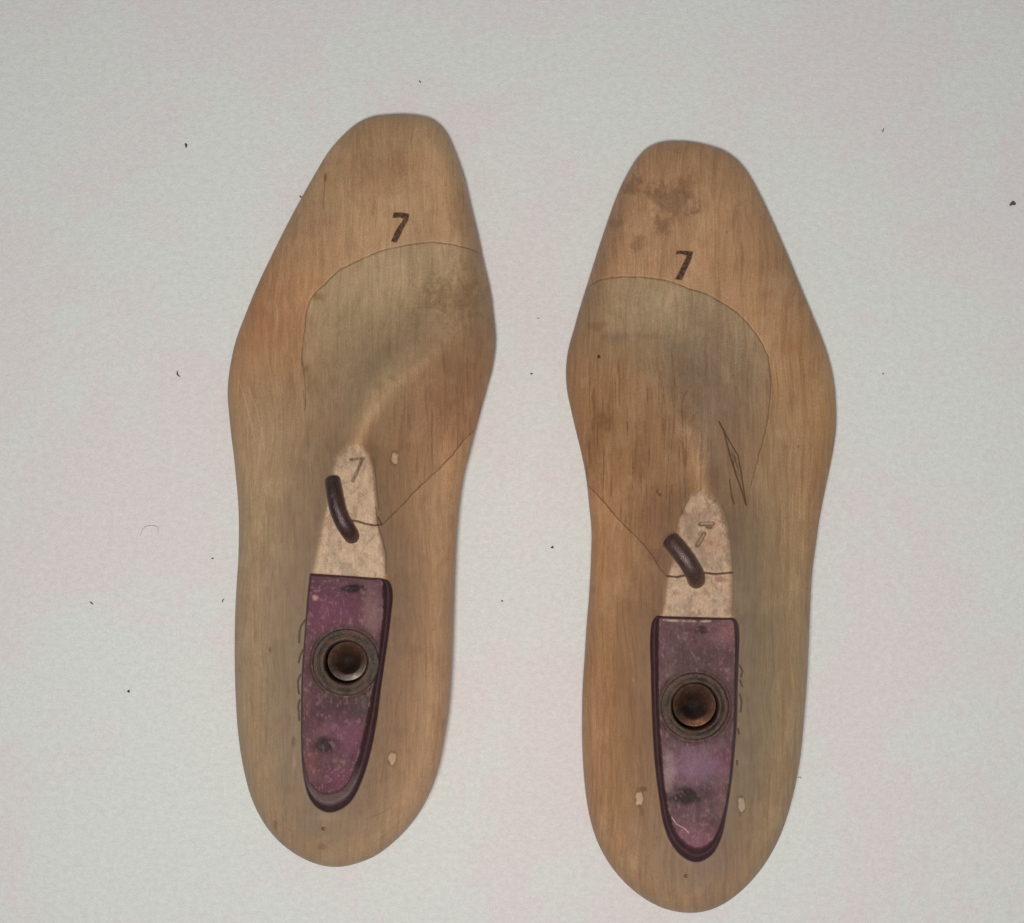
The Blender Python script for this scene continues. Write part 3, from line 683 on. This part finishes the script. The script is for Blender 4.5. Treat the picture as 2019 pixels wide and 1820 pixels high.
def crumb(u, v, a, b, ang, mat, label, seed, name='crumb'):
    rng = np.random.RandomState(seed); n1, n2 = 8, 14; P = []; F = []
    px = S * 1000
    for i in range(n1 + 1):
        th = math.pi * i / n1
        for j in range(n2):
            ph = 2 * math.pi * j / n2
            r = 1 + .22 * math.sin(3 * ph + seed) + .12 * math.sin(5 * ph + 2 * seed) + rng.uniform(-.08, .08)
            x = math.sin(th) * math.cos(ph) * a * r; y = math.sin(th) * math.sin(ph) * b * r
            P.append((( x * math.cos(ang) - y * math.sin(ang)) * S, (x * math.sin(ang) + y * math.cos(ang)) * S, math.cos(th) * min(a, b) * .8 * S + min(a, b) * .75 * S))
    for i in range(n1):
        for j in range(n2): F.append((i*n2+j, (i+1)*n2+j, (i+1)*n2+(j+1) % n2, i*n2+(j+1) % n2))
    o = new_mesh(name, P, F, mat); o.location = ((u - U0) * S, -(v - V0) * S, 0)
    o['label'] = label; o['category'] = name.replace('_', ' '); o['group'] = 'crumbs and fibres on the white surface'

def fibre(pts, r, mat, label, name='fibre'):
    P2 = spline(pts, 24); c = P2.mean(0); m = len(P2); P = []; seg = 8
    T = np.gradient(P2, axis=0); T /= np.linalg.norm(T, axis=1)[:, None]
    for i in range(m):
        k = r * (.35 + .65 * math.sin(math.pi * (i + .6) / (m + .2)))
        for j in range(seg):
            a = 2 * math.pi * j / seg
            x = (P2[i, 0] - c[0]) - T[i, 1] * math.cos(a) * k; y = (P2[i, 1] - c[1]) + T[i, 0] * math.cos(a) * k
            P.append((x * S, -y * S, (math.sin(a) * k + r) * S))
    F = [(i*seg+j, (i+1)*seg+j, (i+1)*seg+(j+1) % seg, i*seg+(j+1) % seg) for i in range(m-1) for j in range(seg)] + [tuple(range(seg)), tuple((m-1)*seg+j for j in range(seg))]
    o = new_mesh(name, P, F, mat); o.location = ((c[0] - U0) * S, -(c[1] - V0) * S, 0)
    o['label'] = label; o['category'] = name; o['group'] = 'crumbs and fibres on the white surface'

crumb(367, 287, 2.2, 4.6, .1, DARK, 'black crumb upper left of the left last, level with its toe', 1)
fibre([(826, 159), (828, 161), (830, 164)], 1.1, DARK, 'tiny dark fibre above the toe of the left last')
fibre([(1743, 253), (1741, 257), (1740, 261)], 1.0, DARK, 'thin dark fibre to the upper right of the right last')
crumb(1996, 402, 6.5, 4.2, .3, BRN, 'brown flake at the far right edge, the largest of the crumbs', 4)
fibre([(350, 731), (350, 738), (355, 743)], 1.4, DARK, 'comma shaped dark fibre left of the ball of the left last')
crumb(1089, 1079, 3.0, 2.0, .6, DARK, 'black crumb between the two lasts, level with the hooks', 6)
crumb(1048, 737, 3.0, 1.6, -.2, BRN, 'small dark crumb between the two lasts, level with their widest part', 7)
crumb(990, 1185, 1.8, 1.8, 0, DARK, 'round black speck between the lasts, level with the upper end of the plates', 8)
fibre([(442, 1181), (439, 1184), (439, 1188)], 1.1, DARK, 'short curved dark fibre close to the heel half of the left last')
crumb(419, 1101, 2.4, 1.6, 0, BRN, 'brown speck left of the left last, just above a curved fibre', 10)
crumb(254, 1363, 2.6, 2.6, 0, DARK, 'round black speck at the lower left, nearest the bottom corner', 11)
fibre([(177, 1186), (181, 1189), (184, 1192)], 1.3, DARK, 'short slanting dark fibre near the left edge of the picture')
crumb(593, 388, 3.0, 1.6, -.6, DARK, 'dark crumb touching the outer edge of the left last near its toe', 13)
crumb(1741, 737, 1.6, 1.6, 0, BRN, 'tiny speck on the white surface right of the right last', 14)
fibre([(277, 1056), (283, 1041), (300, 1036), (311, 1040), (311, 1056)], .5, GREY, 'faint arched hair on the white surface, left of the left last')
fibre([(1058, 627), (1064, 628)], 1.0, GREY, 'faint grey fibre between the two lasts near their front seams')
fibre([(1572, 1534), (1578, 1532), (1580, 1536)], .9, GREY, 'faint grey fibre touching the heel of the right last')

# ------------------------------------------------------------------ light, camera
w = bpy.data.worlds.new('World'); bpy.context.scene.world = w; w.use_nodes = True
bg = w.node_tree.nodes['Background']; bg.inputs[0].default_value = (1, .985, .955, 1); bg.inputs[1].default_value = .14

def lamp(name, loc, size, power, color, target=(0, 0, 0)):
    l = bpy.data.lights.new(name, 'AREA'); l.shape = 'DISK'; l.size = size; l.energy = power; l.color = color
    o = bpy.data.objects.new(name, l); C.objects.link(o); o.location = loc
    o.rotation_euler = (Vector(target) - Vector(loc)).to_track_quat('-Z', 'Y').to_euler()
lamp('phone_lamp', (-.02, -.045, .74), .07, 3.4, (1, .985, .965), (-.01, -.03, 0))

cam = bpy.data.cameras.new('camera'); co = bpy.data.objects.new('camera', cam); C.objects.link(co)
co.location = (0, 0, H); co.rotation_euler = (0, 0, 0)
cam.sensor_width = 36; cam.sensor_fit = 'HORIZONTAL'; cam.lens = 36 * H / (2019 * S)
cam.shift_y = (V0 - 910) / 2019; cam.clip_start = .01; cam.clip_end = 20
sc = bpy.context.scene; sc.camera = co
sc.view_settings.view_transform = 'Standard'; sc.view_settings.look = 'None'
sc.view_settings.exposure = 0; sc.view_settings.gamma = 1
